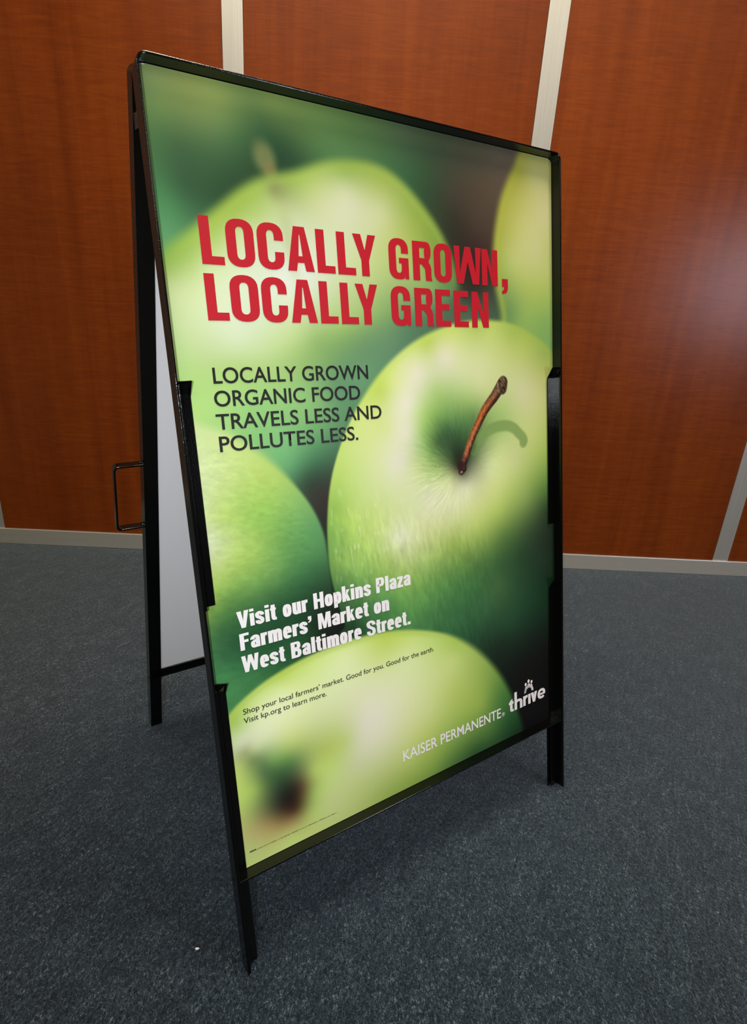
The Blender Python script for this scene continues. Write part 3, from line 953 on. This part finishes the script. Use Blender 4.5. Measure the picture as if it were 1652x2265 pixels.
def letter(ch):
    s, t, X = SV, SH, 0.74
    hs, ht = s / 2, t / 2
    w = 0.485
    r = w - hs
    c = w / 2
    arch = lambda x0: stroke(catmull([(x0 + hs + .03, X - .19), (x0 + hs + .07, X - ht - .035), (x0 + c + .03, X - ht + .012), (x0 + r - .015, X - .13), (x0 + r, X - .22), (x0 + r, X - .3)])) + rect(x0 + r - hs, 0, x0 + r + hs, X - .25)
    bowl = stroke(oval(c, X / 2, c - hs, X / 2 - ht + .012))
    if ch == ' ':
        return 0.24, []
    if ch == 'i':
        return s, rect(0, 0, s, X) + rect(0, 0.84, s, 1.0)
    if ch == '\u0131':
        return s, rect(0, 0, s, X)
    if ch == 'l':
        return s, rect(0, 0, s, 1)
    if ch == '.':
        return s * .95, rect(0, 0, s * .95, .2)
    if ch == '\u2019':
        return s * .9, [[(0, 1), (0, .8), (.09, .8), (.075, .72), (0, .67), (0, .6), (.13, .64), (.19, .72), (.2, .82), (.2, 1)]]
    if ch == 'o':
        return w, bowl
    if ch == 'p':
        return w, bowl + rect(0, -.24, s, X)
    if ch == 'n':
        return w, rect(0, 0, s, X) + arch(0)
    if ch == 'h':
        return w, rect(0, 0, s, 1) + arch(0)
    if ch == 'm':
        return 2 * w - s - .0, rect(0, 0, s, X) + arch(0) + arch(w - s)
    if ch == 'u':
        g = rect(0, 0, s, X) + arch(0)
        return w, [[(w - x, X - y) for x, y in q] for q in g]
    if ch == 'r':
        return 0.35, rect(0, 0, s, X) + stroke(catmull([(hs + .02, X - .22), (hs + .06, X - .13), (.24, X - .095), (.35, X - .10)]), s, .19)
    if ch == 't':
        return 0.33, stroke(catmull([(.045 + hs, .93), (.045 + hs, .55), (.045 + hs, .2), (.2, .09), (.33, .078)])) + rect(0, X - .13, .32, X)
    if ch == 'k':
        return .5, rect(0, 0, s, 1) + [[(s - .01, .27), (.27, .74), (.49, .74), (.2, .32)], [(.17, .42), (.34, .5), (.51, 0), (.29, 0)]]
    if ch == 'v':
        return .5, [[(0, X), (.215, X), (.27, .26), (.23, 0), (.14, 0)], [(.5, X), (.285, X), (.23, .26), (.2, 0), (.36, 0)], rect(.14, 0, .36, .2)[0]]
    if ch == 'z':
        return .41, rect(0, 0, .41, t) + rect(0.01, X - t, .41, X) + [[(0, t - .01), (0, .0), (.2, .1), (.41, X - t), (.41, X), (.2, X - .1)]]
    if ch == 'e':
        return w, stroke(oval(c, X / 2, c - hs, X / 2 - ht + .012, -0, 322)) + rect(hs, X / 2 - .065, w - .004, X / 2 + .055)
    if ch == 'a':
        return w, stroke(catmull([(hs - .01, X - .24), (hs + .01, X - .14), (c, X - ht + .012), (r - .02, X - .13), (r, X - .24), (r, X - .34)])) + rect(r - hs, .0, r + hs, X - .3) + \
            stroke(catmull([(r, .42), (c + .01, .40), (hs + .02, .335), (hs, .22), (hs + .03, .1), (c - .01, ht - .01), (r - .05, .13), (r, .22)]), SV * .96, SH * .9)
    if ch == 's':
        return .46, stroke(catmull([(.46 - hs + .01, .5), (.46 - hs, .6), (.23, X - ht + .012), (hs, .62), (hs - .01, .53), (hs + .03, .44), (.25, .36), (.46 - hs - .01, .28), (.46 - hs, .19), (.46 - hs - .02, .11), (.23, ht - .012), (hs, .13), (hs - .01, .235)]), SV * .95, SH * 1.05)
    if ch == 'S':
        q = .58
        return q, stroke(catmull([(q - hs, .69), (q - hs - .01, .83), (q / 2, 1 - ht + .012), (hs + .01, .86), (hs, .74), (hs + .05, .62), (q / 2, .52), (q - hs - .03, .40), (q - hs, .27), (q - hs - .02, .14), (q / 2, ht - .012), (hs + .01, .16), (hs, .31)]), SV, SH)
    if ch == 'V':
        return .62, [[(0, 1), (.235, 1), (.33, .28), (.28, 0), (.2, 0)], [(.62, 1), (.385, 1), (.29, .28), (.25, 0), (.42, 0)], rect(.2, 0, .42, .2)[0]]
    if ch == 'W':
        return .92, [[(0, 1), (.215, 1), (.29, .3), (.3, 0), (.14, 0)], [(.36, 1), (.56, 1), (.33, 0), (.17, 0)], [(.36, 1), (.56, 1), (.75, 0), (.59, 0)], [(.92, 1), (.705, 1), (.63, .3), (.62, 0), (.78, 0)]]
    if ch == 'H':
        return .6, rect(0, 0, s, 1) + rect(.6 - s, 0, .6, 1) + rect(s, .5 - ht, .6 - s, .5 + ht + .02)
    if ch == 'F':
        return .48, rect(0, 0, s, 1) + rect(0, 1 - t, .48, 1) + rect(0, .46, .44, .46 + t)
    if ch == 'M':
        return .76, rect(0, 0, .2, 1) + rect(.56, 0, .76, 1) + [[(.1, 1), (.27, 1), (.46, 0), (.3, 0)], [(.66, 1), (.49, 1), (.3, 0), (.46, 0)]]
    if ch == 'P':
        return .56, rect(0, 0, s, 1) + stroke([np.array((.1, 1 - ht))] + oval(.56 - hs - .12, 0.705, .12, .295 - ht, 90, -90, 16) + [np.array((.1, .41 + ht))])
    if ch == 'B':
        return .58, rect(0, 0, s, 1) + stroke([np.array((.1, 1 - ht))] + oval(.56 - hs - .1, 0.752, .1, .248 - ht, 90, -90, 14) + [np.array((.1, .504 + ht))], SV * .92) + \
            stroke([np.array((.1, .545 - ht))] + oval(.58 - hs - .12, 0.272, .12, .272 - ht, 90, -90, 14) + [np.array((.1, ht))])
    return .3, []


def bold_line(name, body, x0, x1, y0, y1, cap, gap=0.062):
    tight = {'V': .02, 'W': .02, 'v': .02, 'k': .03, 't': .04, 'r': .03, '.': .055, 'o': .055, 'e': .055, 'z': .04}
    quads, pen = [], 0.0
    for i, ch in enumerate(body):
        wd, qs = letter(ch)
        if i:
            prev = body[i - 1]
            pen += (tight.get(ch, .062) + tight.get(prev, .062)) / 2 * gap / .062
        quads += [[(x + pen, y) for x, y in q] for q in qs]
        pen += wd
    kx = (x1 - x0) / pen
    vs, fs = [], []
    for q in quads:
        ar = sum(q[i][0] * q[(i + 1) % len(q)][1] - q[(i + 1) % len(q)][0] * q[i][1] for i in range(len(q)))
        if ar < 0:
            q = q[::-1]
        fs.append(tuple(range(len(vs), len(vs) + len(q))))
        for x, y in q:
            X = x0 + x * kx
            a, b_ = P2(X, y0 + (y1 - y0) * (X - x0) / (x1 - x0) + y * cap)
            vs.append((a, b_, HT + (len(fs) % 9) * 0.000012))
    me = bpy.data.meshes.new(name)
    me.from_pydata(vs, [], fs)
    return link(name, me, M_wink, poster)


for s, a in (('Visit our Hopkins Plaza', (40.7, 301.8, 320.6, 317.6)), ('Farmers\u2019 Market on', (41.3, 262.3, 292.1, 288.8)), ('West Baltimore Street.', (40.7, 298, 263.2, 258.6))):
    bold_line('invitation_line', s, a[0], a[1], a[2], a[3], 21.6)
for s, a in (('Shop your local farmers\u2019 market. Good for you. Good for the earth.', (35.5, 338.4, 209.2, 204.6)), ('Visit kp.org to learn more.', (35.1, 152.3, 197.2, 194.9))):
    o, r = text_line('note_line', s, a[0], a[1], a[2], a[3], 7.3, M_brown_ink, 1.0, 0.006, 1.0)
o, r = text_line('company_name', 'KAISER PERMANENTE', 270.8, 473.8, 47.0, 44.8, 17.2, M_wink, 0.8, 0.009, 1.0)


def quads_mesh(name, quads, mat):
    vs, fs = [], []
    for q in quads:
        q = list(q)
        ar = sum(q[i][0] * q[(i + 1) % len(q)][1] - q[(i + 1) % len(q)][0] * q[i][1] for i in range(len(q)))
        if ar < 0:
            q = q[::-1]
        fs.append(tuple(range(len(vs), len(vs) + len(q))))
        for x, y in q:
            a_, b_ = P2(x, y)
            vs.append((a_, b_, HT + (len(fs) % 9) * 0.000012))
    me = bpy.data.meshes.new(name)
    me.from_pydata(vs, [], fs)
    return link(name, me, mat, poster)


W1 = rect(495.4, 51, 501.4, 67) + [[(495.4, 66.5), (501.4, 66.5), (501.4, 69.3)]] + rect(492.8, 60, 504, 64.4)
W1 += stroke(catmull([(498.4, 53), (498.5, 50), (500.2, 48.3), (504.3, 48.0)]), 6, 4.0)
W1 += rect(506.2, 46.2, 512.2, 78.8) + stroke(catmull([(509, 58.5), (512.5, 61.4), (517, 62.0), (521, 60.5), (522.2, 57), (522.2, 53)]), 6, 4.6) + rect(519.2, 45.8, 525.2, 55)
W1 += rect(527.2, 46, 533.2, 64.4) + stroke(catmull([(530.5, 57.5), (532.5, 60.4), (535.4, 61.9), (538.2, 62.2)]), 6, 4.8)
W1 += rect(539.6, 46, 545.5, 64.5)
W1 += [[(546.4, 64.4), (552.9, 64.4), (557, 45.8), (551.4, 45.8)], [(561.9, 64.4), (555.6, 64.4), (551.4, 45.8), (557, 45.8)]]
W1 += stroke(oval(573.2, 55, 6.9, 7.1, 0, 318), 6, 4.6) + rect(568, 52.6, 582.6, 56.2)
quads_mesh('campaign_word', W1, M_wink)

# registered mark: ring and letter
circ = lambda cx, cy, r, n=24: [(cx + r * math.cos(2 * math.pi * k / n), cy + r * math.sin(2 * math.pi * k / n)) for k in range(n)]
curve_to_mesh('registered_mark', [circ(479.3, 48.6, 3.5), circ(479.3, 48.6, 2.95),
              [(478.1, 46.8), (478.6, 46.8), (478.6, 48.3), (479.3, 48.3), (480.2, 46.8), (480.8, 46.8), (479.9, 48.4), (480.5, 49.0), (480.5, 50.0), (479.8, 50.6), (478.1, 50.6)]], M_wink)

# emblem: three figures over a fan of rays
sp = []
cx, cy = 541.5, 70.0
for k in range(16):
    t_ = k / 15
    a = math.radians(183 - 186 * t_)
    deg = 183 - 186 * t_
    ro = 11.3 + 3.4 * math.exp(-((deg - 90) / 15) ** 2) + 2.0 * math.exp(-((deg - 129) / 13) ** 2) + 2.6 * math.exp(-((deg - 56) / 13) ** 2)
    ri = 6.4
    da = math.radians(3.5 + 2.6 * t_)
    sp.append([(cx + ri * math.cos(a - da * .6), cy + ri * math.sin(a - da * .6)), (cx + ro * math.cos(a - da), cy + ro * math.sin(a - da)),
               (cx + ro * math.cos(a + da), cy + ro * math.sin(a + da)), (cx + ri * math.cos(a + da * .6), cy + ri * math.sin(a + da * .6))])
oval_ = lambda x, y, rx, ry: [(x + rx * math.cos(2 * math.pi * k / 20), y + ry * math.sin(2 * math.pi * k / 20)) for k in range(20)]
sp += [oval_(541.2, 88.6, 2.7, 3.3), oval_(534.1, 84.7, 2.5, 2.9), oval_(548.6, 85.4, 2.4, 2.9)]
quads_mesh('emblem', sp, M_wink)

# illegible line of tiny print along the lower edge
sp = []
x = 23.5
rs = random.Random(3)
while x < 153:
    w = rs.uniform(0.5, 1.1)
    bold = x < 32
    y = 19.6 - (x - 23.5) / 130 * 3.2
    hh = 2.0 if bold else rs.uniform(0.8, 1.5)
    sp.append([(x, y), (x + w * (1.1 if bold else .8), y), (x + w * (1.1 if bold else .8), y + hh), (x, y + hh)])
    x += w + (0.35 if bold else rs.choice((0.4, 0.4, 0.5, 1.3)))
curve_to_mesh('small_print', sp, M_brown_ink)
